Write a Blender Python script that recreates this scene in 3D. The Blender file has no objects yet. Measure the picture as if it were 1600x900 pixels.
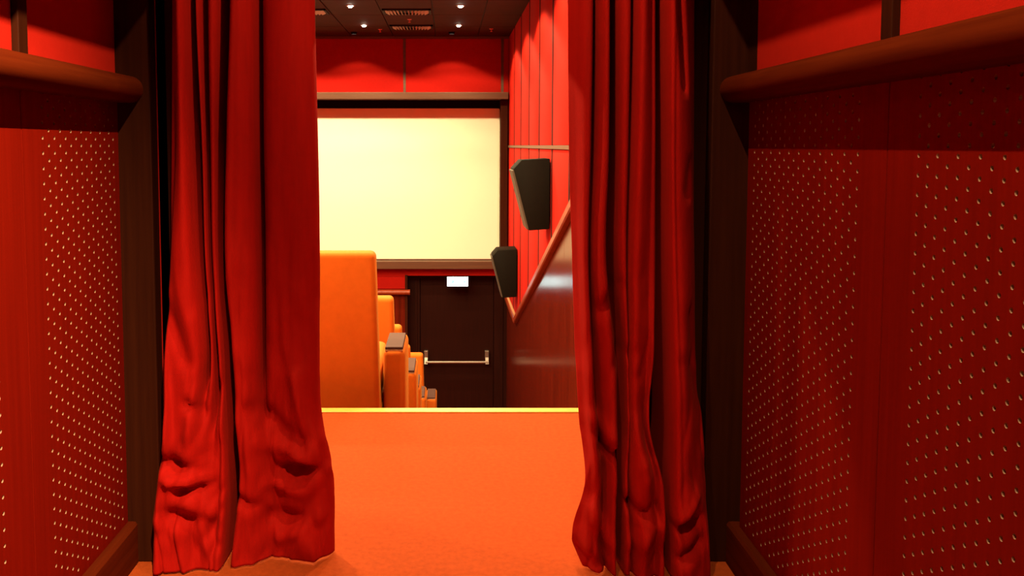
import bpy, bmesh, math, random
from mathutils import Vector, noise
random.seed(7)
S = bpy.context.scene
C = S.collection
R = math.radians

# ------------------------------------------------------------------ camera numbers (1600x900 frame)
F, CX, CY, H = 1340.0, 700.0, 317.0, 1.2
TP = (CY - 227.0) / F
PITCH = math.atan(TP)

def at(u, v, Y):
    """world point seen at photo pixel (u, v) lying at distance Y down the corridor"""
    xd = (u - CX) / F
    yc = -(v - CY) / F
    yd = math.cos(PITCH) + yc * math.sin(PITCH)
    zd = yc * math.cos(PITCH) - math.sin(PITCH)
    t = Y / yd
    return Vector((xd * t, Y, H + zd * t))

# ------------------------------------------------------------------ helpers
def link(o, parent=None):
    C.objects.link(o)
    if parent is not None:
        o.parent = parent
    return o

def obj(name, bm, mat, parent=None, smooth=False, recalc=True):
    me = bpy.data.meshes.new(name)
    if recalc:
        bmesh.ops.recalc_face_normals(bm, faces=bm.faces[:])
    bm.to_mesh(me)
    bm.free()
    for m in (mat if isinstance(mat, (list, tuple)) else [mat]):
        me.materials.append(m)
    o = bpy.data.objects.new(name, me)
    if smooth:
        for p in me.polygons:
            p.use_smooth = True
        try:
            me.set_sharp_from_angle(angle=R(smooth if smooth is not True else 40))
        except Exception:
            pass
    return link(o, parent)

def tag(o, label, cat, group=None):
    o['label'] = label
    o['category'] = cat
    if group:
        o['group'] = group
    return o

def thing(name, label, cat, loc=(0, 0, 0), group=None):
    o = bpy.data.objects.new(name, None)
    o.empty_display_size = .1
    o.location = loc
    link(o)
    return tag(o, label, cat, group)

def struct(o, label=None):
    o['kind'] = 'structure'
    if label:
        o['label'] = label
    return o

def box(bm, x0, x1, y0, y1, z0, z1, bev=0.0, seg=2, mi=0):
    vs = [bm.verts.new((x, y, z)) for z in (z0, z1) for y in (y0, y1) for x in (x0, x1)]
    idx = [(0, 2, 3, 1), (4, 5, 7, 6), (0, 1, 5, 4), (2, 6, 7, 3), (0, 4, 6, 2), (1, 3, 7, 5)]
    fs = [bm.faces.new([vs[i] for i in q]) for q in idx]
    for f in fs:
        f.material_index = mi
    if bev > 0:
        es = list({e for f in fs for e in f.edges})
        r = bmesh.ops.bevel(bm, geom=es, offset=bev, segments=seg, profile=.5, affect='EDGES')
        for f in r['faces']:
            f.material_index = mi
    return vs

def bx(*a, **k):
    bm = bmesh.new()
    box(bm, *a, **k)
    return bm

def prism(bm, prof, axis, a0, a1, bev=0.0, seg=2):
    """closed profile extruded along an axis; prof gives the two other coords in xyz order"""
    def mk(p, a):
        c = list(p)
        c.insert('xyz'.index(axis), a)
        return bm.verts.new(c)
    A = [mk(p, a0) for p in prof]
    B = [mk(p, a1) for p in prof]
    n = len(prof)
    fs = [bm.faces.new(A), bm.faces.new(B[::-1])]
    for i in range(n):
        fs.append(bm.faces.new((A[i], B[i], B[(i + 1) % n], A[(i + 1) % n])))
    bmesh.ops.recalc_face_normals(bm, faces=fs)
    if bev:
        es = list({e for f in fs for e in f.edges})
        bmesh.ops.bevel(bm, geom=es, offset=bev, segments=seg, profile=.5, affect='EDGES')
    return bm

def lathe(bm, prof, c, seg=24, mi=0):
    """prof: (radius, z) pairs about a vertical axis through c"""
    rings = []
    for r, z in prof:
        if r < 1e-6:
            rings.append([bm.verts.new((c[0], c[1], c[2] + z))])
        else:
            rings.append([bm.verts.new((c[0] + r * math.cos(2 * math.pi * k / seg),
                                        c[1] + r * math.sin(2 * math.pi * k / seg), c[2] + z)) for k in range(seg)])
    for a, b in zip(rings, rings[1:]):
        for k in range(seg):
            k2 = (k + 1) % seg
            if len(a) == 1 and len(b) == 1:
                continue
            if len(a) == 1:
                f = bm.faces.new((a[0], b[k], b[k2]))
            elif len(b) == 1:
                f = bm.faces.new((a[k], b[0], a[k2]))
            else:
                f = bm.faces.new((a[k], b[k], b[k2], a[k2]))
            f.material_index = mi
    return bm

def dup(root, loc, label=None, group=None):
    r = root.copy()
    C.objects.link(r)
    r.location = loc
    if label:
        r['label'] = label
    if group:
        r['group'] = group
    for ch in list(root.children):
        c = ch.copy()
        C.objects.link(c)
        c.parent = r
        for g in ch.children:
            d = g.copy()
            C.objects.link(d)
            d.parent = c
    return r

# ------------------------------------------------------------------ materials
def mat(name, col, rough=.6, metal=0.0, var=0.0, vscale=(8, 8, 8), bump=0.0, bscale=200.0, spec=.5,
        sheen=0.0, sheen_tint=None, coat=0.0, coat_rough=.1, col2=None, emit=None, estr=0.0, detail=4.0):
    m = bpy.data.materials.new(name)
    m.use_nodes = True
    nt = m.node_tree
    b = nt.nodes['Principled BSDF']
    b.inputs['Base Color'].default_value = (*col, 1)
    b.inputs['Roughness'].default_value = rough
    b.inputs['Metallic'].default_value = metal
    b.inputs['Specular IOR Level'].default_value = spec
    if sheen:
        b.inputs['Sheen Weight'].default_value = sheen
        b.inputs['Sheen Roughness'].default_value = .4
        if sheen_tint:
            b.inputs['Sheen Tint'].default_value = (*sheen_tint, 1)
    if coat:
        b.inputs['Coat Weight'].default_value = coat
        b.inputs['Coat Roughness'].default_value = coat_rough
    if emit:
        b.inputs['Emission Color'].default_value = (*emit, 1)
        b.inputs['Emission Strength'].default_value = estr
    tc = nt.nodes.new('ShaderNodeTexCoord')
    if var or col2:
        mp = nt.nodes.new('ShaderNodeMapping')
        mp.inputs['Scale'].default_value = vscale
        nt.links.new(tc.outputs['Object'], mp.inputs['Vector'])
        nz = nt.nodes.new('ShaderNodeTexNoise')
        nz.inputs['Scale'].default_value = 1.0
        nz.inputs['Detail'].default_value = detail
        nz.inputs['Roughness'].default_value = .6
        nt.links.new(mp.outputs['Vector'], nz.inputs['Vector'])
        rp = nt.nodes.new('ShaderNodeValToRGB')
        lo = col2 if col2 else tuple(c * (1 - var) for c in col)
        rp.color_ramp.elements[0].position = .3
        rp.color_ramp.elements[1].position = .7
        rp.color_ramp.elements[0].color = (*lo, 1)
        rp.color_ramp.elements[1].color = (*col, 1)
        nt.links.new(nz.outputs['Fac'], rp.inputs['Fac'])
        nt.links.new(rp.outputs['Color'], b.inputs['Base Color'])
    if bump:
        n2 = nt.nodes.new('ShaderNodeTexNoise')
        n2.inputs['Scale'].default_value = bscale
        n2.inputs['Detail'].default_value = 3
        nt.links.new(tc.outputs['Object'], n2.inputs['Vector'])
        bp = nt.nodes.new('ShaderNodeBump')
        bp.inputs['Strength'].default_value = bump
        bp.inputs['Distance'].default_value = .004
        nt.links.new(n2.outputs['Fac'], bp.inputs['Height'])
        nt.links.new(bp.outputs['Normal'], b.inputs['Normal'])
    return m

GR = (60, 60, 2.0)      # grain running up a board
M = {}
M['carpet'] = mat('orange_carpet', (.40, .056, .0085), .95, var=.22, vscale=(55, 55, 55), bump=.5, bscale=420, spec=.1, detail=6)
M['velvet'] = mat('red_velvet', (.40, .0040, .0012), .85, var=.18, vscale=(60, 60, 7), bump=.12, bscale=300, spec=.12,
                  sheen=.05, sheen_tint=(1, .1, .03))
M['perf'] = mat('perforated_mahogany', (.16, .0052, .0017), .8, col2=(.132, .0043, .0014), vscale=GR, spec=.0)
M['hole'] = mat('raw_panel_core', (.33, .18, .12), .85, spec=.0)
M['void'] = mat('panel_backing_felt', (.012, .006, .005), .95, spec=.05)
M['post'] = mat('dark_post_wood', (.040, .0075, .0022), .55, col2=(.026, .0045, .0015), vscale=GR, spec=.06)
M['rail'] = mat('rail_wood', (.095, .0115, .0026), .8, col2=(.065, .007, .0018), vscale=(50, 2.0, 50), spec=.0)
M['rail2'] = mat('polished_rail_wood', (.26, .036, .010), .35, col2=(.18, .022, .006), vscale=(30, 3, 30), spec=.25)
M['wood'] = mat('polished_wainscot_wood', (.125, .0105, .004), .20, col2=(.06, .005, .0022), vscale=(14, 14, .8), spec=.09)
M['doorwood'] = mat('dark_door_wood', (.022, .0035, .002), .45, col2=(.014, .0025, .0014), vscale=GR, spec=.12)
M['fabric'] = mat('red_wall_fabric', (.46, .0105, .004), .9, var=.08, vscale=(30, 30, 30), bump=.15, bscale=500, spec=.1)
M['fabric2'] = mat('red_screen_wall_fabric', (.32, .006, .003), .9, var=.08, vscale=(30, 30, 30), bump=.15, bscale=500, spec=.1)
M['seam'] = mat('dark_seam', (.03, .004, .003), .8, spec=.1)
M['band'] = mat('tan_trim_band', (.13, .055, .028), .6)
M['brass'] = mat('brass_nosing', (.75, .38, .06), .42, spec=.5, var=.1, vscale=(20, 20, 20))
M['ceil'] = mat('brown_ceiling_tile', (.054, .018, .012), .75, var=.25, vscale=(3, 3, 3), spec=.06)
M['ceilseam'] = mat('ceiling_tile_joint', (.03, .01, .008), .8)
M['frame'] = mat('screen_frame_wood', (.10, .034, .012), .55, col2=(.07, .022, .008), vscale=(2, 40, 40))
M['black'] = mat('black_masking', (.006, .005, .005), .9, spec=.05)
M['screen'] = mat('matt_white_screen', (.80, .77, .62), .9, var=.02, vscale=(1, 1, 1), spec=.1)
M['spk'] = mat('charcoal_speaker_paint', (.0065, .005, .003), .7, spec=.08, var=.2, vscale=(20, 20, 20))
M['grille'] = mat('speaker_grille_cloth', (.055, .038, .022), .7, bump=.4, bscale=500)
M['seat'] = mat('orange_seat_fabric', (.66, .148, .010), .8, var=.1, vscale=(18, 18, 18), bump=.2, bscale=450, spec=.15,
                sheen=.15, sheen_tint=(1, .6, .1))
M['pad'] = mat('brown_arm_pad', (.075, .026, .018), .9, var=.15, vscale=(20, 20, 20))
M['pededge'] = mat('pale_pad_edge_and_rail_highlight', (.55, .30, .15), .4)
M['steel'] = mat('brushed_steel', (.30, .23, .20), .4, metal=.8)
M['vent'] = mat('vent_dark_metal', (.014, .008, .006), .6, spec=.1)
M['fin'] = mat('vent_fin_metal', (.42, .33, .27), .5)
M['redplastic'] = mat('red_sprinkler_cap', (.55, .05, .03), .4)
M['lamp'] = mat('lamp_glass', (.9, .85, .8), .4, emit=(1, .86, .68), estr=60)
M['lamp_rim'] = mat('lamp_rim_metal', (.25, .15, .1), .4, metal=.5)
M['signface'] = mat('lit_sign_face', (.8, .9, .9), .4, emit=(.55, .97, 1), estr=7)
M['signgreen'] = mat('lit_sign_green', (.1, .8, .5), .4, emit=(.42, 1, .78), estr=1.0)
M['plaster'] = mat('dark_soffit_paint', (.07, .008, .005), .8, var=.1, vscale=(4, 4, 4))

# ------------------------------------------------------------------ main dimensions (metres)
XL, XR = -.919, .827          # corridor wall faces
YP = 2.40                     # front face of the portal posts
YB = 2.58                     # auditorium side of the portal wall
YE = 3.835                    # edge of the landing
XW = .845                     # auditorium right wall
XA = -4.4                     # auditorium left wall
YF = 12.0                     # screen wall
ZC = 2.70                     # auditorium ceiling
ZF = -2.72                    # floor in front of the screen
YBACK = -2.6
PITCHR, DROP = 1.157, .428    # seat rows

# ------------------------------------------------------------------ floors
bm = bmesh.new()
box(bm, XL - .06, XR + .06, YBACK, YB, -.12, 0)
box(bm, XA, XW, YB, YE - .055, -.37, 0)
struct(obj('floor_corridor', bm, M['carpet']), 'orange carpet through the curtains to the landing edge')
bm = bmesh.new()
y0 = YE
for k in range(5):
    y1 = YE + PITCHR * (k + 1)
    zt = -.37 - DROP * k + (.07 if k == 4 else 0)
    box(bm, XA, XW, y0, y1, ZF - .1, zt)
    if k < 4:
        box(bm, -.14, XW, y1 - .001, y1 + .40, zt - DROP - .01, zt - DROP / 2)   # half step in the aisle
    y0 = y1
box(bm, XA, XW, y0, YF + .3, ZF - .1, ZF)
for q in range(1, 4):
    box(bm, -.14, XW, y0, y0 + .35 * q, ZF - .01, ZF + .62 - .155 * q)
struct(obj('floor_tiers', bm, M['carpet']))
# nosing along the edge of the landing
bm = bmesh.new()
box(bm, XA + .01, XW, YE - .055, YE + .004, -.03, .006, bev=.003)
struct(obj('trim_1', bm, M['brass']), 'bright brass nosing strip along the carpet edge')

# ------------------------------------------------------------------ corridor shell
struct(obj('wall_left', bx(XL - .09, XL - .016, YBACK, YP, -.1, 2.95), M['plaster']))
struct(obj('wall_right', bx(XR + .016, XR + .09, YBACK, YP, -.1, 2.95), M['plaster']))
struct(obj('wall_back', bx(XL - .09, XR + .09, YBACK - .1, YBACK, -.1, 2.95), M['post']))
bm = bmesh.new()
LX = .10
SL, SR, SY0, SY1, SZ = -.421, .475, -1.9, 2.15, 2.10
box(bm, XL - .02, SL, YBACK, YP + .02, SZ, SZ + .05)
box(bm, SR, XR + .02, YBACK, YP + .02, SZ, SZ + .05)
box(bm, SL, SR, YBACK, SY0, SZ, SZ + .05)
box(bm, SL, SR, SY1, YP + .02, SZ, SZ + .05)
box(bm, SL - .03, SL, SY0, SY1, SZ + .05, 2.9)
box(bm, SR, SR + .03, SY0, SY1, SZ + .05, 2.9)
box(bm, SL - .03, SR + .03, SY0 - .03, SY0, SZ + .05, 2.9)
box(bm, SL - .03, SR + .03, SY1, SY1 + .03, SZ + .05, 2.9)
box(bm, SL - .03, SR + .03, SY0 - .03, SY1 + .03, 2.9, 2.95)
struct(obj('ceiling_corridor', bm, M['plaster']))

# portal wall between corridor and auditorium
bm = bmesh.new()
box(bm, XA - .1, XL - .02, YP + .05, YB, ZF, ZC + .2)
box(bm, XL - .02, -.80, YP + .05, YB - .001, -.1, ZC + .2)
box(bm, .742, XW + .1, YP + .05, YB, ZF, ZC + .2)
box(bm, -.80, .742, YP + .051, YB, 1.66, ZC + .2)
struct(obj('wall_portal', bm, M['fabric2']))
# the two posts of the portal, each with an inner reveal strip
bm = bmesh.new()
box(bm, XL - .02, -.828, YP, YP + .06, 0, 2.10, bev=.004)
box(bm, -.828, -.762, YP + .05, YB, 0, 2.10, bev=.003)
struct(obj('trim_2', bm, M['post']), 'dark wooden door post left of the left curtain')
bm = bmesh.new()
box(bm, .735, XR + .02, YP, YP + .06, 0, 2.10, bev=.004)
box(bm, .695, .758, YP + .05, YB, 0, 2.10, bev=.003)
struct(obj('trim_3', bm, M['post']), 'dark wooden door post right of the right curtain')

# ------------------------------------------------------------------ perforated panels
def perforated(name, X, side, y0, y1, z0, z1, label, m0=.085, m1=.085):
    """side -1: panel on the left wall (face looks +x); +1: on the right wall (face looks -x)"""
    v, c, r, dep, rim = .0345, .0292, .0044, .014, .0007
    V, Fc, MI = [], [], []
    def add(pts, mi=0):
        n = len(V)
        V.extend(pts)
        Fc.append(list(range(n, n + len(pts))))
        MI.append(mi)
    def P(y, z, d=0.0):
        return (X + side * d, y, z)
    def rect(a, b, lo, hi):
        add([P(a, lo), P(b, lo), P(b, hi), P(a, hi)])
    ncol = max(1, int((y1 - y0 - m0 - m1) / c))
    ya = y0 + m0
    yb = ya + ncol * c
    rect(y0, ya, z0, z1)
    rect(yb, y1, z0, z1)
    for j in range(ncol):
        a, b = ya + j * c, ya + (j + 1) * c
        zz = z0 + .03 + (v / 2 if j % 2 else 0)
        rect(a, b, z0, zz)
        while zz + v < z1 - .02:
            yc, zc = (a + b) / 2, zz + v / 2
            ou = [(b, zc), (b, zz + v), (yc, zz + v), (a, zz + v), (a, zc), (a, zz), (yc, zz), (b, zz)]
            ins = [(yc + r * math.cos(k * math.pi / 4), zc + r * math.sin(k * math.pi / 4)) for k in range(8)]
            n = len(V)
            V.extend([P(*p) for p in ou])
            V.extend([P(*p) for p in ins])
            V.extend([P(yc + (p[0] - yc) * .82, zc + (p[1] - zc) * .82, dep) for p in ins])
            for k in range(8):
                k2 = (k + 1) % 8
                Fc.append([n + k, n + k2, n + 8 + k2, n + 8 + k]); MI.append(0)
                Fc.append([n + 8 + k, n + 8 + k2, n + 16 + k2, n + 16 + k]); MI.append(1)
            Fc.append([n + 16 + k for k in range(8)]); MI.append(2)
            zz += v
        rect(a, b, zz, z1)
    t = .015
    for (a, b, lo, hi) in ((y0, y0, z0, z1), (y1, y1, z0, z1)):
        add([P(a, lo), P(a, hi), P(a, hi, t), P(a, lo, t)])
    add([P(y0, z0), P(y1, z0), P(y1, z0, t), P(y0, z0, t)])
    add([P(y0, z1), P(y1, z1), P(y1, z1, t), P(y0, z1, t)])
    add([P(y0, z0, t), P(y1, z0, t), P(y1, z1, t), P(y0, z1, t)])
    me = bpy.data.meshes.new(name)
    me.from_pydata(V, [], Fc)
    for m in (M['perf'], M['hole'], M['void']):
        me.materials.append(m)
    me.polygons.foreach_set('material_index', MI)
    me.update()
    o = bpy.data.objects.new(name, me)
    link(o)
    return tag(o, label, 'wall panel', 'perforated wooden wall panels')

ZR0, ZR1 = 1.318, 1.391       # underside and top of the wooden rail
YSL, YSR = 1.852, 1.615       # panel joints left / right
perforated('perforated_panel', XL, -1, YSL + .003, YP - .004, .10, ZR1 - .03,
           'mahogany perforated wall panel left, directly beside the left door post', m0=.08, m1=.01)
perforated('perforated_panel', XL, -1, YSL - .78, YSL, .10, ZR1 - .03,
           'strip of perforated wall panel cut by the left edge of the photo')
perforated('perforated_panel', XR, 1, YSR + .003, YP - .035, .10, ZR1 - .03,
           'dim perforated wall panel on the right, directly beside the right door post', m0=.10, m1=.01)
perforated('perforated_panel', XR, 1, YSR - .78, YSR, .10, ZR1 - .03,
           'near perforated wall panel with larger looking holes, cut by the right edge of the photo', m0=.075)
bm = bmesh.new()
box(bm, XL - .016, XL - .001, YBACK, YSL - .783, .0, ZR1 - .03)
struct(obj('wall_left_lower', bm, M['perf']))
bm = bmesh.new()
box(bm, XR + .001, XR + .016, YBACK, YSR - .783, .0, ZR1 - .03)
struct(obj('wall_right_lower', bm, M['perf']))
# fabric above the rail, with mullions at the joints
for nm, X, s, ys, yend in (('wall_left_upper', XL, -1, YSL, YP - .004), ('wall_right_upper', XR, 1, YSR, YP - .075)):
    a, b = sorted((X + s * .004, X + s * .0165))
    struct(obj(nm, bx(a, b, YBACK, yend, ZR1 - .03, SZ), M['fabric']), 'red fabric wall band above the wooden rail')
n_trim = 4
for X, s, ys in ((XL, -1, YSL), (XR, 1, YSR)):
    for k in (0, 1, 2):
        a, b = sorted((X - s * .012, X + s * .012))
        y = ys - .78 * k
        struct(obj('trim_%d' % n_trim, bx(a, b, y - .02, y + .02, ZR1 - .03, SZ, bev=.002), M['post']))
        n_trim += 1
# dark stile between the right panel and its post
struct(obj('trim_%d' % n_trim, bx(XR + .006, XR + .02, YP - .075, YP, ZR1 - .03, SZ), M['post'])); n_trim += 1

# rounded rails
def rail(X, s, label):
    d, r = .072, (ZR1 - ZR0) / 2
    zc = (ZR1 + ZR0) / 2
    prof = [(X + s * .014, ZR0), ]
    for k in range(13):
        a = -math.pi / 2 + math.pi * k / 12
        prof.append((X - s * (d - r) - s * r * math.cos(a), zc + r * math.sin(a)))
    prof.append((X + s * .014, ZR1))
    bm = bmesh.new()
    prism(bm, prof, 'y', YBACK, YP - .001)
    o = obj('wall_rail', bm, M['rail'], smooth=30)
    return tag(o, label, 'rail')
rail(XL, -1, 'rounded wooden rail along the left wall, lit orange near the photo edge')
rail(XR, 1, 'rounded dark wooden rail along the right wall under the red fabric')

# baseboards
for nm, X, s in (('baseboard_left', XL, -1), ('baseboard_right', XR, 1)):
    prof = [(X + s * .014, 0), (X - s * .026, 0), (X - s * .026, .112), (X - s * .020, .121), (X + s * .014, .121)]
    bm = bmesh.new()
    prism(bm, prof, 'y', YBACK, YP - .001)
    struct(obj(nm, bm, M['rail']))

# ------------------------------------------------------------------ curtains
def catmull(p0, p1, p2, p3, t):
    return .5 * ((2 * p1) + (-p0 + p2) * t + (2 * p0 - 5 * p1 + 4 * p2 - p3) * t * t + (-p0 + 3 * p1 - 3 * p2 + p3) * t ** 3)

def lerp_rows(rows, vals, v):
    if v <= rows[0]:
        return vals[0]
    for i in range(len(rows) - 1):
        if v <= rows[i + 1]:
            t = (v - rows[i]) / (rows[i + 1] - rows[i])
            a = vals[max(i - 1, 0)]; b = vals[i]; c = vals[i + 1]; d = vals[min(i + 2, len(vals) - 1)]
            return catmull(a, b, c, d, t)
    return vals[-1]

def curtain(name, rows, cols, y0s, creases, seed, label):
    """cols: (depth per row factor list or float, [x per row]); every fold line is followed from heading to hem"""
    n = len(cols)
    SUB, NR = 9, 150
    ztop = 2.095
    zs = []
    for i in range(NR + 1):
        t = i / NR
        zs.append(.006 + (ztop - .006) * (t ** 1.15))
    # lookup from height to the row parameter
    tab = [(at(700, v, 2.38).z, v) for v in range(-420, 960, 4)]
    def v_of(z):
        for (za, va), (zb, vb) in zip(tab, tab[1:]):
            if zb <= z <= za:
                return va + (vb - va) * (za - z) / (za - zb + 1e-9)
        return tab[0][1] if z > tab[0][0] else tab[-1][1]
    bm = bmesh.new()
    grid = []
    for z in zs:
        v = v_of(z)
        xs = [lerp_rows(rows, c[1], v) for c in cols]
        ds = [lerp_rows(rows, c[0], v) if isinstance(c[0], (list, tuple)) else c[0] for c in cols]
        row = []
        for j in range(n - 1):
            i0, i1, i2, i3 = max(j - 1, 0), j, j + 1, min(j + 2, n - 1)
            for q in range(SUB if j < n - 2 else SUB + 1):
                t = q / SUB
                u = xs[i1] + (xs[i2] - xs[i1]) * t * 1.0
                u = catmull(xs[i0], xs[i1], xs[i2], xs[i3], t)
                d = catmull(ds[i0], ds[i1], ds[i2], ds[i3], t)
                d = d * 1.3 if d > 0 else d * 1.5
                s = (j + t) / (n - 1)
                Y = y0s[0] + (y0s[1] - y0s[0]) * s + d
                vv = v if v > 0 else 0
                for (ua, va, ub, vb, w, amp) in creases:
                    dx, dy = ub - ua, vb - va
                    L2 = dx * dx + dy * dy
                    k = max(0, min(1, ((u - ua) * dx + (vv - va) * dy) / L2))
                    px, py = ua + dx * k - u, va + dy * k - vv
                    dist2 = px * px + py * py
                    if dist2 < 9 * w * w:
                        Y += 1.3 * amp * math.exp(-dist2 / (w * w)) * (.35 + .65 * math.sin(math.pi * (.15 + .7 * k)))
                low = max(0, min(1, (1.15 - z) / 1.0))
                nz = noise.noise(Vector((u * .012 + seed, z * 1.6, seed))) * .010 + \
                     noise.noise(Vector((u * .030 + seed, z * (3 + 4 * low), seed + 9))) * (.003 + .011 * low) + \
                     noise.noise(Vector((u * .05 + z * 9, z * 14 - u * .03, seed + 4))) * .005 * low
                rd = noise.noise(Vector((u * .016 + z * 1.2 + seed, z * 2.6 - u * .006, seed + 20)))
                rd2 = noise.noise(Vector((u * .030 - z * 2.0 + seed, z * 4.2 + u * .012, seed + 31)))
                nz -= low * .034 * max(0, .22 - abs(rd)) / .22 * .55
                nz += low * .016 * max(0, .20 - abs(rd2)) / .20 * .55
                Y += nz
                X = at(u, min(max(v, -60), 900), y0s[0] + (y0s[1] - y0s[0]) * s).x
                row.append(bm.verts.new((X, Y, z)))
        grid.append(row)
    for a, b in zip(grid, grid[1:]):
        for k in range(len(a) - 1):
            bm.faces.new((a[k], a[k + 1], b[k + 1], b[k]))
    o = obj(name, bm, M['velvet'], smooth=180, recalc=False)
    md = o.modifiers.new('thickness', 'SOLIDIFY')
    md.thickness = .004
    md.offset = 0
    return tag(o, label, 'curtain', None)

rowsL = [0, 225, 400, 550, 650, 750, 850, 892]
fadeL = lambda d: [d, d, d, d * .8, d * .35, d * .15, d * .15, d * .15]
colsL = [
    ([.05, .05, .05, .04, .02, .0, .0, .0], [258, 257, 257, 255, 256, 247, 240, 240]),
    ([.03, .03, .01, -.01, -.02, -.02, -.02, -.02], [270, 271, 266, 262, 264, 254, 249, 248]),
    (-.02, [279, 281, 276, 272, 276, 266, 262, 262]),
    (-.025, [291, 296, 303, 314, 300, 284, 278, 278]),
    ([.095, .095, .095, .07, .005, -.022, -.022, -.022], [299, 306, 313, 324, 315, 300, 293, 293]),
    ([-.005, -.005, -.005, -.005, -.018, -.022, -.022, -.022], [308, 317, 322, 332, 328, 317, 308, 308]),
    ([.055, .055, .055, .04, .0, -.02, -.02, -.02], [318, 321, 328, 338, 338, 332, 324, 324]),
    ([-.005, -.005, -.005, -.005, -.012, -.018, -.018, -.018], [328, 331, 334, 344, 346, 345, 338, 337]),
    ([.02, .02, .02, .01, .0, .0, .0, .0], [341, 339, 341, 350, 354, 358, 353, 350]),
    ([.2, .24, .25, .28, .28, .28, .28, .28], [345, 342, 344, 353, 357, 361, 355, 352]),
    ([.2, .24, .25, .28, .28, .28, .28, .28], [358, 353, 351, 364, 369, 374, 365, 360]),
    (.0, [362, 357, 355, 367, 372, 377, 368, 363]),
    (-.032, [376, 373, 374, 383, 386, 392, 386, 382]),
    (-.012, [394, 394, 399, 402, 402, 410, 410, 408]),
    (fadeL(.06), [403, 405, 409, 409, 412, 425, 428, 428]),
    (.0, [414, 416, 419, 420, 425, 440, 446, 446]),
    (-.018, [450, 455, 457, 458, 460, 480, 483, 483]),
    (-.005, [482, 487, 489, 490, 492, 510, 512, 512]),
    (.012, [490, 495, 498, 498, 500, 519, 521, 521]),
]
crL = [
    (262, 712, 292, 722, 12, .040), (268, 735, 330, 745, 10, -.028), (285, 755, 335, 748, 9, .022),
    (262, 790, 305, 800, 13, .026), (318, 600, 300, 735, 11, -.026), (345, 600, 325, 700, 10, .018),
    (300, 770, 345, 800, 14, -.018), (330, 830, 350, 790, 9, .018),
    (445, 741, 502, 736, 11, .042), (420, 760, 470, 775, 11, -.02), (425, 815, 485, 822, 13, .026),
    (462, 590, 490, 712, 8, -.022), (395, 640, 470, 690, 12, .022), (440, 700, 515, 742, 9, -.026),
    (410, 690, 440, 720, 12, -.020), (385, 800, 395, 870, 12, .014), (440, 850, 505, 812, 10, -.016),
    (372, 770, 400, 790, 8, .02), (262, 470, 300, 560, 12, .016), (300, 620, 320, 640, 7, .02),
]
curtain('curtain', rowsL, colsL, (2.345, 2.44), crL, 3.1,
        'left red velvet curtain drawn aside, hem crumpled on the carpet, touching the left post')

rowsR = [0, 225, 400, 550, 650, 740, 840, 905]
colsR = [
    (.012, [890, 891, 896, 901, 907, 915, 896, 922]),
    (.0, [897, 900, 903, 908, 914, 922, 904, 929]),
    (-.02, [912, 912, 911, 917, 921, 930, 918, 938]),
    (-.01, [924, 921, 917, 923, 928, 937, 930, 945]),
    ([.055, .055, .055, .04, .03, .02, .02, .02], [929, 926, 921, 929, 936, 944, 940, 950]),
    (-.01, [936, 934, 927, 938, 945, 950, 948, 955]),
    (-.02, [948, 947, 942, 955, 958, 960, 958, 960]),
    ([.10, .10, .10, .07, .07, .10, .10, .10], [958, 960, 957, 971, 973, 969, 968, 968]),
    (.0, [967, 967, 966, 976, 978, 974, 974, 974]),
    (-.01, [982, 978, 975, 979, 980, 978, 980, 980]),
    ([.035, .035, .035, .03, .02, .01, .01, .01], [988, 983, 979, 981, 982, 982, 986, 986]),
    (-.032, [998, 992, 986, 986, 986, 990, 1000, 1000]),
    (-.01, [1015, 1014, 1010, 1008, 1003, 1018, 1020, 1020]),
    ([.03, .03, .03, .01, .0, .0, .0, .0], [1026, 1025, 1025, 1018, 1011, 1033, 1036, 1036]),
    (.30, [1029, 1029, 1029, 1022, 1016, 1036, 1039, 1039]),
    (.30, [1037, 1038, 1039, 1042, 1044, 1044, 1047, 1047]),
    (.0, [1039, 1040, 1041, 1044, 1046, 1046, 1049, 1049]),
    (-.032, [1053, 1050, 1052, 1056, 1060, 1062, 1065, 1065]),
    (-.005, [1073, 1077, 1079, 1079, 1084, 1090, 1094, 1094]),
    ([.05, .05, .05, .045, .03, .02, .015, .015], [1092, 1092, 1096, 1097, 1101, 1105, 1108, 1109]),
    ([.09, .09, .09, .08, .05, .035, .03, .03], [1104, 1103, 1103, 1103, 1106, 1109, 1111, 1112]),
]
crR = [
    (1057, 0, 1066, 140, 6, .035), (1080, 250, 1072, 300, 8, .02), (938, 690, 968, 700, 9, .03),
    (972, 770, 1000, 775, 9, .035), (1000, 700, 1015, 760, 10, -.03), (1010, 735, 1022, 780, 8, .02),
    (1047, 800, 1090, 790, 10, .03), (1055, 845, 1092, 825, 9, .026), (1062, 780, 1085, 752, 7, -.022),
    (1080, 560, 1102, 620, 12, .022), (898, 850, 930, 870, 10, .026), (925, 640, 960, 680, 10, -.02),
    (935, 480, 965, 440, 9, .02), (960, 560, 980, 540, 8, .016), (985, 640, 1000, 700, 9, -.018),
    (925, 780, 945, 830, 10, -.02), (985, 830, 1015, 800, 12, -.02), (1078, 480, 1088, 560, 9, .02),
]
curtain('curtain', rowsR, colsR, (2.36, 2.30), crR, 8.7,
        'right red velvet curtain gathered in deep folds, touching the right post')

# ------------------------------------------------------------------ auditorium shell
struct(obj('wall_auditorium_left', bx(XA - .1, XA, YB, YF, ZF, ZC + .2), M['fabric2']))
struct(obj('wall_auditorium_right', bx(XW + .034, XW + .134, YB, YF + .4, ZF - .1, ZC + .2), M['seam']))
struct(obj('ceiling_auditorium', bx(XA, XW + .03, YB, YF + .1, ZC + .016, ZC + .1), M['ceilseam']))
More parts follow.
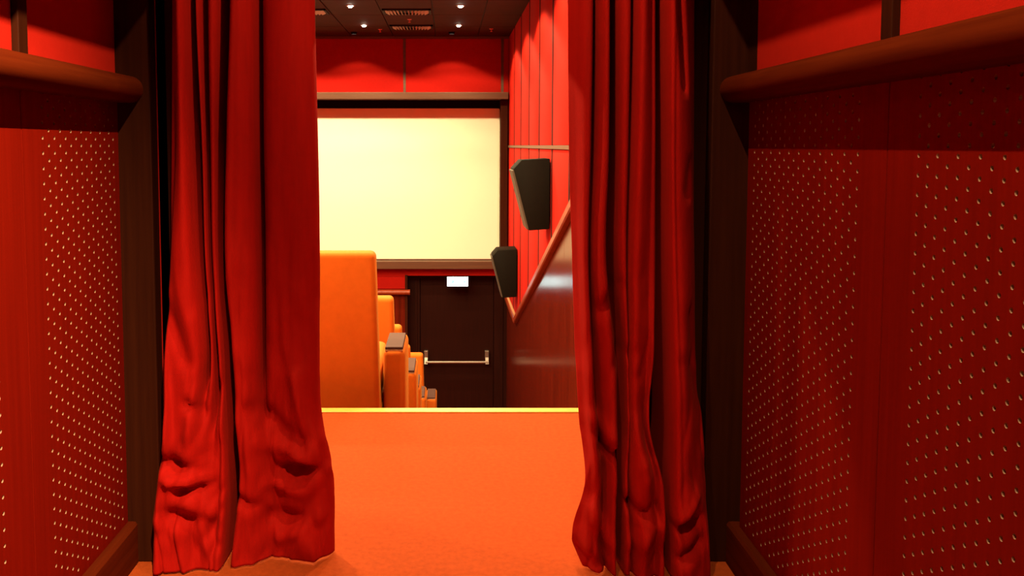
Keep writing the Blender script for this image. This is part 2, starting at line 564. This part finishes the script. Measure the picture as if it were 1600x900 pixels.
# ceiling tiles laid as one surface of boards with dark joints
bm = bmesh.new()
xs = [-.17 + .58 * k for k in range(-8, 3)]
ys = [12.0 - 1.0 * k for k in range(0, 10)]
for x in xs:
    for y in ys:
        a, b = max(x, XA), min(x + .58, XW + .03)
        lo, hi = max(y - 1.0, YB), y
        if b - a > .05 and hi - lo > .05:
            box(bm, a + .006, b - .006, lo + .006, hi - .006, ZC, ZC + .02, bev=.003, seg=1)
struct(obj('ceiling_tiles', bm, M['ceil']))

# sloping dado line of the right wall
YD0, ZD0, YD1, ZD1 = 6.0, .640, 10.42, -.985
SLP = (ZD1 - ZD0) / (YD1 - YD0)
def dado(y):
    return ZD0 + SLP * (y - YD0) if y < YD1 else ZD1
# wainscot boards
edges = [YB, 3.6, 4.6, 5.35, 6.20, 7.05, 9.2, 10.4, 12.3]
bm = bmesh.new()
for a, b in zip(edges, edges[1:]):
    pts = [(a + .003, ZF), (b - .003, ZF), (b - .003, dado(b))]
    if a < YD1 < b:
        pts.append((YD1, ZD1))
    pts.append((a + .003, dado(a)))
    prism(bm, [(p[0], p[1]) for p in pts], 'x', XW, XW + .03)
struct(obj('wall_right_wainscot', bm, M['wood']), 'polished mahogany boards below the sloping rail')
# cap rail following the stairs, then level
bm = bmesh.new()
w = .045
path = [(YB, dado(YB)), (YD1, ZD1), (YF, ZD1)]
def caprow(y, z, up):
    return [(XW + .028, y, z + .0 * up), (XW - w + .008, y, z), (XW - w, y, z + .014), (XW - w, y, z + .066), (XW - w + .010, y, z + .078), (XW + .028, y, z + .078)]
rings = [[bm.verts.new(p) for p in caprow(y, z, 0)] for y, z in path]
for A, B in zip(rings, rings[1:]):
    for k in range(6):
        bm.faces.new((A[k], B[k], B[(k + 1) % 6], A[(k + 1) % 6]))
bm.faces.new(rings[0]); bm.faces.new(rings[-1][::-1])
sr = tag(obj('stair_rail', bm, M['rail2']), 'wooden cap rail sloping down the right wall with the stairs', 'rail')
bm = bmesh.new()  # pale strip paints in the light caught by the cap rail's top face
rings = [[bm.verts.new(p) for p in ((XW - .002, y, z + .074), (XW - .030, y, z + .074), (XW - .030, y, z + .083), (XW - .002, y, z + .083))] for y, z in path]
for A, B in zip(rings, rings[1:]):
    for k in range(4):
        bm.faces.new((A[k], B[k], B[(k + 1) % 4], A[(k + 1) % 4]))
bm.faces.new(rings[0]); bm.faces.new(rings[-1][::-1])
obj('painted_edge_highlight', bm, M['pededge'], sr)['label'] = 'pale strip painting the light on the top edge'

# red fabric panels, one bay per metre, an upper and a lower row
ZB0, ZB1 = 1.168, 1.200       # tan band
bays = [(3.0, 3.94), (4.0, 4.94)] + [(5 + k * 1.0, 6 + k * 1.0 - .06) for k in range(7)]
fabnames = {2: 'in the bay hidden by the right curtain'}
def fab_panel(a, b, z0f, z1f, label, group):
    bm = bmesh.new()
    pts = [(a, z0f(a)), (b, z0f(b)), (b, z1f(b)), (a, z1f(a))]
    if a < YD1 < b and z0f(a) < ZB0 - .01 and z0f is not z1f:
        pts = [(a, z0f(a)), (YD1, z0f(YD1)), (b, z0f(b)), (b, z1f(b)), (a, z1f(a))]
    prism(bm, pts, 'x', XW, XW + .03, bev=.006, seg=2)
    o = obj('fabric_panel', bm, M['fabric'], smooth=30)
    return tag(o, label, 'wall panel', group)
ordn = ['first', 'second', 'third', 'fourth', 'fifth', 'sixth', 'seventh', 'eighth']
for i, (a, b) in enumerate(bays):
    if i < 3:
        up = 'red fabric panel of the upper row on the auditorium wall, hidden behind the right curtain'
        lo = 'red fabric panel of the lower row on the auditorium wall, hidden behind the right curtain'
    else:
        q = len(bays) - 1 - i
        w_ = ['nearest the screen corner'] + ['%s from the screen corner' % ordn[k] for k in range(1, 8)]
        up = 'tall red fabric panel above the tan band, %s' % w_[q]
        lo = 'red fabric panel between tan band and sloping rail, %s' % w_[q]
    fab_panel(a, b, lambda y: max(ZB1, dado(y) + .08), lambda y: ZC - .001, up, 'upper fabric panels of the right wall')
    if i >= 2:
        fab_panel(a, b, lambda y: dado(y) + .08, lambda y: ZB0, lo, 'lower fabric panels of the right wall')
struct(obj('trim_%d' % n_trim, bx(XW - .012, XW + .03, 4.96, YF - .05, ZB0 + .001, ZB1 - .001, bev=.002), M['band']),
       'narrow tan band across the red panels of the right wall'); n_trim += 1

for y in [5 + k for k in range(7)]:
    struct(obj('trim_%d' % n_trim, bx(XW - .003, XW + .03, y - .0585, y - .0015, dado(y - .06) + .08, ZC - .001), M['seam'])); n_trim += 1

# ------------------------------------------------------------------ screen wall
XS1 = .728                     # right edge of the screen opening
XS0 = -4.15
ZS0, ZS1 = -.415, 1.83         # opening
ZFT = 1.925                    # top of the frame
ZDOOR = -.635
XD0 = -.575                    # left side of the door recess
bm = bmesh.new()
box(bm, XA, XW + .03, YF, YF + .12, ZFT - .02, ZC + .02)               # above the screen
box(bm, XA, XS0, YF, YF + .12, ZS0, ZFT)
box(bm, XS1 + .02, XW + .03, YF, YF + .12, ZS0 - .02, ZFT)
box(bm, XA, XW + .03, YF, YF + .12, ZDOOR, ZS0)
box(bm, XA, XD0, YF, YF + .12, ZF, ZDOOR)
box(bm, XA, XW + .03, YF + .30, YF + .4, ZS0 - .05, ZC)                # back of the screen recess
box(bm, XA, XD0, YF + .12, YF + .3, ZF, ZDOOR + .02)
box(bm, XD0, XW + .03, YF + .12, YF + .4, ZDOOR, ZS0 - .05)
struct(obj('wall_screen', bm, M['fabric2']), 'red fabric wall around the cinema screen')
# fabric panels above the screen
for a, b, lab in ((-1.86, -.62, 'wide red fabric panel above the screen, left of the dark upright'),
                  (-.585, .735, 'wide red fabric panel above the screen with a bright scallop of light'),
                  (.772, XW - .002, 'narrow red fabric strip in the corner right of the screen top')):
    tag(obj('fabric_panel', bx(a, b, YF - .022, YF - .0005, ZFT + .005, ZC - .03, bev=.004), M['fabric2']), lab, 'wall panel',
        'fabric panels above the screen')
for x in (-1.88, -.603, .753):
    struct(obj('trim_%d' % n_trim, bx(x - .017, x + .017, YF - .026, YF + .01, ZFT + .005, ZC - .03), M['frame'])); n_trim += 1
struct(obj('trim_%d' % n_trim, bx(XA, XW, YF - .04, YF + .01, ZC - .03, ZC - .001), M['frame'])); n_trim += 1

scr = thing('projection_screen', 'large blank white cinema screen in a brown frame on the far red wall', 'screen', (0, YF, ZS0))
def loc(bm, off):
    bmesh.ops.translate(bm, verts=bm.verts[:], vec=Vector(off))
    return bm
o_ = (0, -YF, -ZS0)
DFR = .20                      # how far the frame stands out
obj('screen_surface', loc(bx(XS0, XS1 - .002, YF + .10, YF + .115, ZS0 - .01, 1.715, bev=.02, seg=3), o_), M['screen'], scr)
obj('masking', loc(bx(XS0, XS1 + .015, YF + .12, YF + .13, ZS0 - .02, ZS1 + .02), o_), M['black'], scr)
obj('top_frame', loc(bx(XS0 - .1, XS1 + .10, YF - DFR, YF + .099, ZS1, ZFT, bev=.006), o_), M['frame'], scr)
obj('bottom_frame', loc(bx(XS0 - .1, XS1 + .10, YF - .12, YF + .099, ZS0 - .11, ZS0, bev=.006), o_), M['frame'], scr)
obj('side_frame', loc(bx(XS1, XS1 + .10, YF - .10, YF + .099, ZS0, ZS1, bev=.005), o_), M['post'], scr)

# dark strip wall under the screen, capping and panels left of the door
tag(obj('fabric_panel', bx(-1.6, XD0 - .03, YF - .017, YF - .0005, -.82, ZS0 - .235, bev=.003), M['fabric2']),
    'small red fabric panel under the screen, left of the exit door', 'wall panel')
struct(obj('wall_screen_wainscot', bx(XA, XD0, YF - .02, YF + .002, ZF, -.90), M['wood']))
bm = bmesh.new()
prof = []
for k in range(9):
    a = math.pi / 2 + math.pi * k / 8
    prof.append((YF - .055 + .035 * math.cos(a), -.865 + .035 * math.sin(a)))
prof += [(YF + .002, -.90), (YF + .002, -.83)]
prism(bm, prof, 'x', XA, XD0 + .04)
tag(obj('wall_rail', bm, M['rail2'], smooth=30), 'short rounded wooden rail on the far wall behind the seats, ending at the exit door', 'rail')
struct(obj('trim_%d' % n_trim, bx(XD0 - .03, XD0 + .005, YF - .03, YF + .12, ZF, ZDOOR + .01, bev=.003), M['post'])); n_trim += 1

# exit door in its recess
YDR = YF + .22
d1 = bpy.data.objects.new('door_1', None)
d1.location = (.11, YDR, ZF)
link(d1)
struct(d1, 'dark wooden exit door with a push bar, under the lit sign')
q = (-.11, -YDR, -ZF)
bm = bmesh.new()
box(bm, -.40, .655, YDR, YDR + .045, ZF + .01, ZDOOR - .07, bev=.004)
obj('door_leaf', loc(bm, q), M['doorwood'], d1)
bm = bmesh.new()
box(bm, XD0, -.405, YDR - .03, YDR + .06, ZF, ZDOOR)
box(bm, .660, XW + .02, YDR - .03, YDR + .06, ZF, ZDOOR)
box(bm, -.405, .660, YDR - .03, YDR + .06, ZDOOR - .065, ZDOOR)
box(bm, .755, .79, YDR - .045, YDR, ZF, ZDOOR, bev=.003)
box(bm, -.47, -.44, YDR - .045, YDR, ZF, ZDOOR, bev=.003)
obj('door_frame', loc(bm, q), M['doorwood'], d1)
ZBAR = -1.905
bm = bmesh.new()
bmesh.ops.create_cone(bm, cap_ends=True, segments=16, radius1=.019, radius2=.019, depth=.90)
bmesh.ops.rotate(bm, verts=bm.verts[:], matrix=__import__('mathutils').Matrix.Rotation(math.pi / 2, 3, 'Y'))
bmesh.ops.translate(bm, verts=bm.verts[:], vec=(.125, YDR - .10, ZBAR))
bar = obj('push_bar', loc(bm, q), M['steel'], d1, smooth=40)
for x in (-.315, .56):
    bm = bmesh.new()
    box(bm, x - .028, x + .028, YDR - .065, YDR - .001, ZBAR + .035, ZBAR + .155, bev=.006)
    prism(bm, [(YDR - .12, ZBAR - .022), (YDR - .08, ZBAR - .022), (YDR - .012, ZBAR + .04), (YDR - .065, ZBAR + .06)], 'x', x - .022, x + .022)
    obj('push_bar_bracket', loc(bm, q), M['steel'], bar)

# exit sign
es = thing('exit_sign', 'small glowing white exit sign hanging over the dark door', 'sign', (.135, YF - .06, ZDOOR - .005))
sx, sz = .145, .066
obj('housing', bx(-sx - .004, sx + .004, -.02, .055, -sz * 2 - .004, .004, bev=.004), M['vent'], es)
obj('sign_face', bx(-sx, sx, -.026, -.019, -sz * 2, 0, bev=.002), M['signface'], es)
bm = bmesh.new()
# arrow at the right, doorway and figure at the left
prism(bm, [(.095, -.040), (.120, -.066), (.095, -.092), (.095, -.076), (.070, -.076), (.070, -.056), (.095, -.056)], 'y', -.0285, -.0255)
obj('arrow', bm, M['signgreen'], es)
bm = bmesh.new()
prism(bm, [(-.075, -.045), (-.055, -.045), (-.045, -.075), (-.060, -.078), (-.045, -.115), (-.058, -.115), (-.070, -.085), (-.085, -.112), (-.097, -.106), (-.080, -.070)], 'y', -.0285, -.0255)
obj('running_figure', bm, M['signgreen'], es)

# ------------------------------------------------------------------ wall speakers
def speaker(Y, ztop, label):
    t = thing('wall_speaker', label, 'speaker', (XW, Y, ztop), 'black speakers on the right wall')
    prof = [(-.012, 0), (-.243, -.012), (-.308, -.085), (-.178, -.592), (-.012, -.580)]
    bm = bmesh.new()
    prism(bm, prof, 'y', 0, .36, bev=.006, seg=2)
    obj('cabinet', bm, M['spk'], t, smooth=30)
    # grille on the sloping front
    bm = bmesh.new()
    a, b = Vector((-.308, -.085)), Vector((-.178, -.592))
    n = Vector((b.y - a.y, -(b.x - a.x))).normalized()
    if n.x > 0:
        n = -n
    a2, b2 = a + (b - a) * .02, a + (b - a) * .98
    prism(bm, [tuple(a2 - n * .002), tuple(a2 + n * .016), tuple(b2 + n * .016), tuple(b2 - n * .002)], 'y', .006, .354, bev=.004)
    obj('grille', bm, M['grille'], t)
    bm = bmesh.new()
    box(bm, -.014, -.006, .10, .26, -.42, -.14)
    box(bm, -.010, 0.001, .05, .31, -.48, -.08, bev=.002)
    obj('wall_bracket', bm, M['vent'], t)
    return t
speaker(7.02, 1.092, 'black wedge shaped wall speaker, the nearer and higher of two, below the tan band')
speaker(10.3, -.055, 'black wedge shaped wall speaker, farther and lower, over the end of the sloping rail')

# ------------------------------------------------------------------ cinema seats
def tapered_back():
    bm = bmesh.new()
    w0, w1 = .312, .290
    z0, z1 = .10, 1.052
    pts = [(-w0, 0, z0), (w0, 0, z0), (w0, .17, z0), (-w0, .17, z0),
           (-w1, -.03, z1), (w1, -.03, z1), (w1, .10, z1), (-w1, .10, z1)]
    vs = [bm.verts.new(p) for p in pts]
    for f in ((0, 1, 2, 3), (4, 7, 6, 5), (0, 4, 5, 1), (1, 5, 6, 2), (2, 6, 7, 3), (3, 7, 4, 0)):
        bm.faces.new([vs[i] for i in f])
    bmesh.ops.bevel(bm, geom=bm.edges[:], offset=.028, segments=4, profile=.5, affect='EDGES')
    return bm
def make_seat(label):
    t = thing('cinema_seat', label, 'seat', (0, 0, 0), 'orange cinema seats in descending rows')
    obj('backrest', tapered_back(), M['seat'], t, smooth=50)
    obj('seat_cushion', bx(-.30, .30, .13, .70, .26, .46, bev=.04, seg=4), M['seat'], t, smooth=50)
    obj('base', bx(-.31, .31, .03, .62, .0, .27, bev=.01), M['seat'], t)
    for s in (-1, 1):
        bm = bmesh.new()
        a, b = sorted((s * .317, s * .428))
        box(bm, a, b, .12, .53, .0, .540, bev=.03, seg=4)
        arm = obj('armrest', bm, M['seat'], t, smooth=50)
        bm = bmesh.new()
        box(bm, a + .010, b - .012,   .135, .47, .529, .553, bev=.004)
        pad = obj('arm_pad', bm, M['pad'], arm)
        pad['label'] = 'brown arm pad'
        bm = bmesh.new()
        box(bm, a + .011, b - .013, .131, .137, .531, .539)
        obj('arm_pad_edge', bm, M['pededge'], arm)
    return t
XSEAT = -.645
lab = ['orange upholstered cinema seat in the last row, its tall back nearest the curtains',
       'second orange cinema seat down the steps, its back just showing past the nearest seat',
       'third orange cinema seat down the steps, half hidden by the arm of the nearest seat',
       'fourth orange cinema seat down the steps toward the screen, only a sliver showing',
       'lowest orange cinema seat, fifth down the steps and closest to the exit door']
seat0 = None
for k in range(5):
    p = (XSEAT + (.095 if k == 4 else 0) + (.012 if k in (1, 3) else 0), 4.14 + PITCHR * k, -.37 - DROP * k + (.07 if k == 4 else 0))
    if k == 0:
        seat0 = make_seat(lab[0])
        seat0.location = p
    else:
        dup(seat0, p, lab[k])

# ------------------------------------------------------------------ ceiling fittings
lampcol = (1.0, .77, .40)
def spot(name, p, power, size, blend, radius=.04, col=lampcol, rot=(0, 0, 0)):
    d = bpy.data.lights.new(name, 'SPOT')
    d.energy = power
    d.spot_size = R(size)
    d.spot_blend = blend
    d.shadow_soft_size = radius
    d.color = col
    o = bpy.data.objects.new(name, d)
    o.location = p
    o.rotation_euler = rot
    C.objects.link(o)
    return o
def downlight(x, y, z, label, group, deep=False):
    t = thing('ceiling_downlight', label, 'ceiling light', (x, y, z), group)
    bm = bmesh.new()
    if deep:
        lathe(bm, [(.030, 0), (.030, -.026), (.034, -.027), (.040, -.004), (.050, 0), (.030, .0)], (0, 0, 0), 28)
        obj('rim', bm, M['black'], t, smooth=40)
        bm = bmesh.new()
        lathe(bm, [(0, -.006), (.029, -.005), (.029, 0), (0, 0)], (0, 0, 0), 24)
        obj('lamp_glass', bm, M['lamp'], t, smooth=40)
        return t
    lathe(bm, [(.030, -.001), (.034, -.007), (.046, -.006), (.050, 0), (.030, .0)], (0, 0, 0), 28)
    obj('rim', bm, M['lamp_rim'], t, smooth=40)
    bm = bmesh.new()
    lathe(bm, [(0, -.024), (.012, -.0225), (.022, -.016), (.029, -.004), (.029, .0), (0, 0)], (0, 0, 0), 24)
    obj('lamp_glass', bm, M['lamp'], t, smooth=40)
    return t
g = 'recessed ceiling downlights'
names = {(0, 0): 'small bright downlight in the ceiling, left of the first vent',
         (0, 1): 'small bright downlight in the ceiling, right of the first vent',
         (1, 0): 'small bright downlight in the ceiling nearest the screen, left of the farther vent',
         (1, 1): 'flat glinting downlight in the ceiling nearest the screen, right of the farther vent'}
rowsY = [9.35, 10.85]
for i, y in enumerate(rowsY):
    for j, x in enumerate((-1.05, .135)):
        downlight(x, y, ZC, names[(i, j)], g)
for y in (7.85, 6.35, 4.85, 3.35):
    for x in (-1.05, .135):
        downlight(x, y, ZC, 'recessed ceiling downlight above the seat rows, above the top of the photo', g + ' over the seats')
PW = {10.85: 175, 9.35: 150, 7.85: 165, 6.35: 170, 4.85: 200, 3.35: 150}
for y in (10.85, 9.35, 7.85, 6.35, 4.85, 3.35):
    for x in (-3.4, -2.22, -1.05, .135):
        spot('downlight_beam', (x, y, ZC - .035), PW[y] * (.75 if x > 0 and y > 10 else 1), 140, .16)
# corridor lamps in the light trough
for y in (1.62, .0):
    downlight(LX, y, 2.9, 'recessed corridor downlight in the ceiling slot, above the top of the photo', 'corridor downlights')
spot('corridor_beam', (LX, 1.62, 2.766), 90, 118, .35, .007, rot=(R(18), 0, 0))
spot('corridor_beam', (LX, .25, 2.766), 1300, 84, .7, .007, rot=(R(12), R(40), 0))
spot('corridor_beam', (LX, .25, 2.766), 170, 100, .7, .007, rot=(R(10), R(-30), 0))
for x, pw, wl in ((.05, 34, 'small dark recessed lamp in the ceiling above the right end of the screen frame'),
                  (-1.25, 26, 'small dark recessed lamp in the ceiling just past the left downlights, near the screen wall'),
                  (-2.5, 26, 'dark recessed ceiling lamp over the screen, behind the left curtain'),
                  (-3.8, 26, 'dark recessed ceiling lamp over the screen in the far left corner, behind the left curtain')):
    downlight(x, 11.52, ZC, wl, 'wall washers over the screen', True)
    spot('washer_beam', (x, 11.52, ZC - .035), pw, 114, .12)

# vents
def vent(xc, yc, label):
    t = thing('ceiling_vent', label, 'air vent', (xc, yc, ZC), 'slatted ceiling vents')
    w, d = .27, .16
    bm = bmesh.new()
    box(bm, -w, w, -d, -d + .025, -.018, .0); box(bm, -w, w, d - .025, d, -.018, .0)
    box(bm, -w, -w + .025, -d, d, -.018, .0); box(bm, w - .025, w, -d, d, -.018, .0)
    box(bm, -w + .01, w - .01, -d + .01, d - .01, -.003, .0)
    obj('frame', bm, M['vent'], t)
    bm = bmesh.new()
    n = 12
    for k in range(n):
        x = -w + .045 + (2 * w - .09) * k / (n - 1)
        tl = (k - (n - 1) / 2) / n * .06
        prism(bm, [(x - .0025 - tl, -.026), (x + .0025 - tl, -.026), (x + .0025 + tl, -.003), (x - .0025 + tl, -.003)], 'y', -d + .03, d - .03)
    obj('slat', bm, M['fin'], t)
    return t
vent(-.46, 9.72, 'slatted air vent in the dark ceiling, the nearer of two in the middle')
vent(-.46, 10.98, 'slatted air vent in the dark ceiling, closest to the screen')
vent(-1.62, 9.72, 'slatted air vent in the dark ceiling, cut by the left curtain')

def sprinkler(x, y, label):
    t = thing('ceiling_sprinkler', label, 'sprinkler', (x, y, ZC + .004), 'red ceiling sprinklers')
    bm = bmesh.new()
    lathe(bm, [(0, -.012), (.018, -.011), (.028, -.004), (.030, 0), (0, 0)], (0, 0, 0), 20)
    obj('cover_plate', bm, M['redplastic'], t, smooth=40)
    bm = bmesh.new()
    lathe(bm, [(0, -.040), (.014, -.040), (.016, -.036), (.005, -.032), (.005, -.010), (0, -.010)], (0, 0, 0), 16)
    obj('nozzle', bm, M['redplastic'], t, smooth=40)
sprinkler(-.46, 10.36, 'tiny red sprinkler in the ceiling between the two middle vents')
sprinkler(-.88, 11.25, 'tiny red sprinkler in the ceiling left of the farther vent')
sprinkler(.56, 11.2, 'tiny red sprinkler in the ceiling corner near the red panels')

# ------------------------------------------------------------------ world, camera, view
wd = bpy.data.worlds.new('world')
S.world = wd
wd.use_nodes = True
wd.node_tree.nodes['Background'].inputs['Color'].default_value = (.02, .01, .006, 1)
wd.node_tree.nodes['Background'].inputs['Strength'].default_value = .0
cam = bpy.data.cameras.new('camera')
cam.sensor_width = 36
cam.lens = 36 * F / 1600
cam.shift_x = (800 - CX) / 1600
cam.shift_y = -(450 - CY) / 1600
cam.clip_start = .02
co = bpy.data.objects.new('camera', cam)
co.location = (0, 0, H)
co.rotation_euler = (math.pi / 2 - PITCH, 0, 0)
C.objects.link(co)
S.camera = co
S.view_settings.view_transform = 'Standard'
S.view_settings.look = 'None'
S.view_settings.gamma = 1
S.view_settings.use_curve_mapping = False
S.view_settings.exposure = 0.0
try:
    S.cycles.max_bounces = 8
    S.cycles.diffuse_bounces = 2
    S.cycles.sample_clamp_indirect = 6
    S.cycles.use_denoising = True
except Exception:
    pass
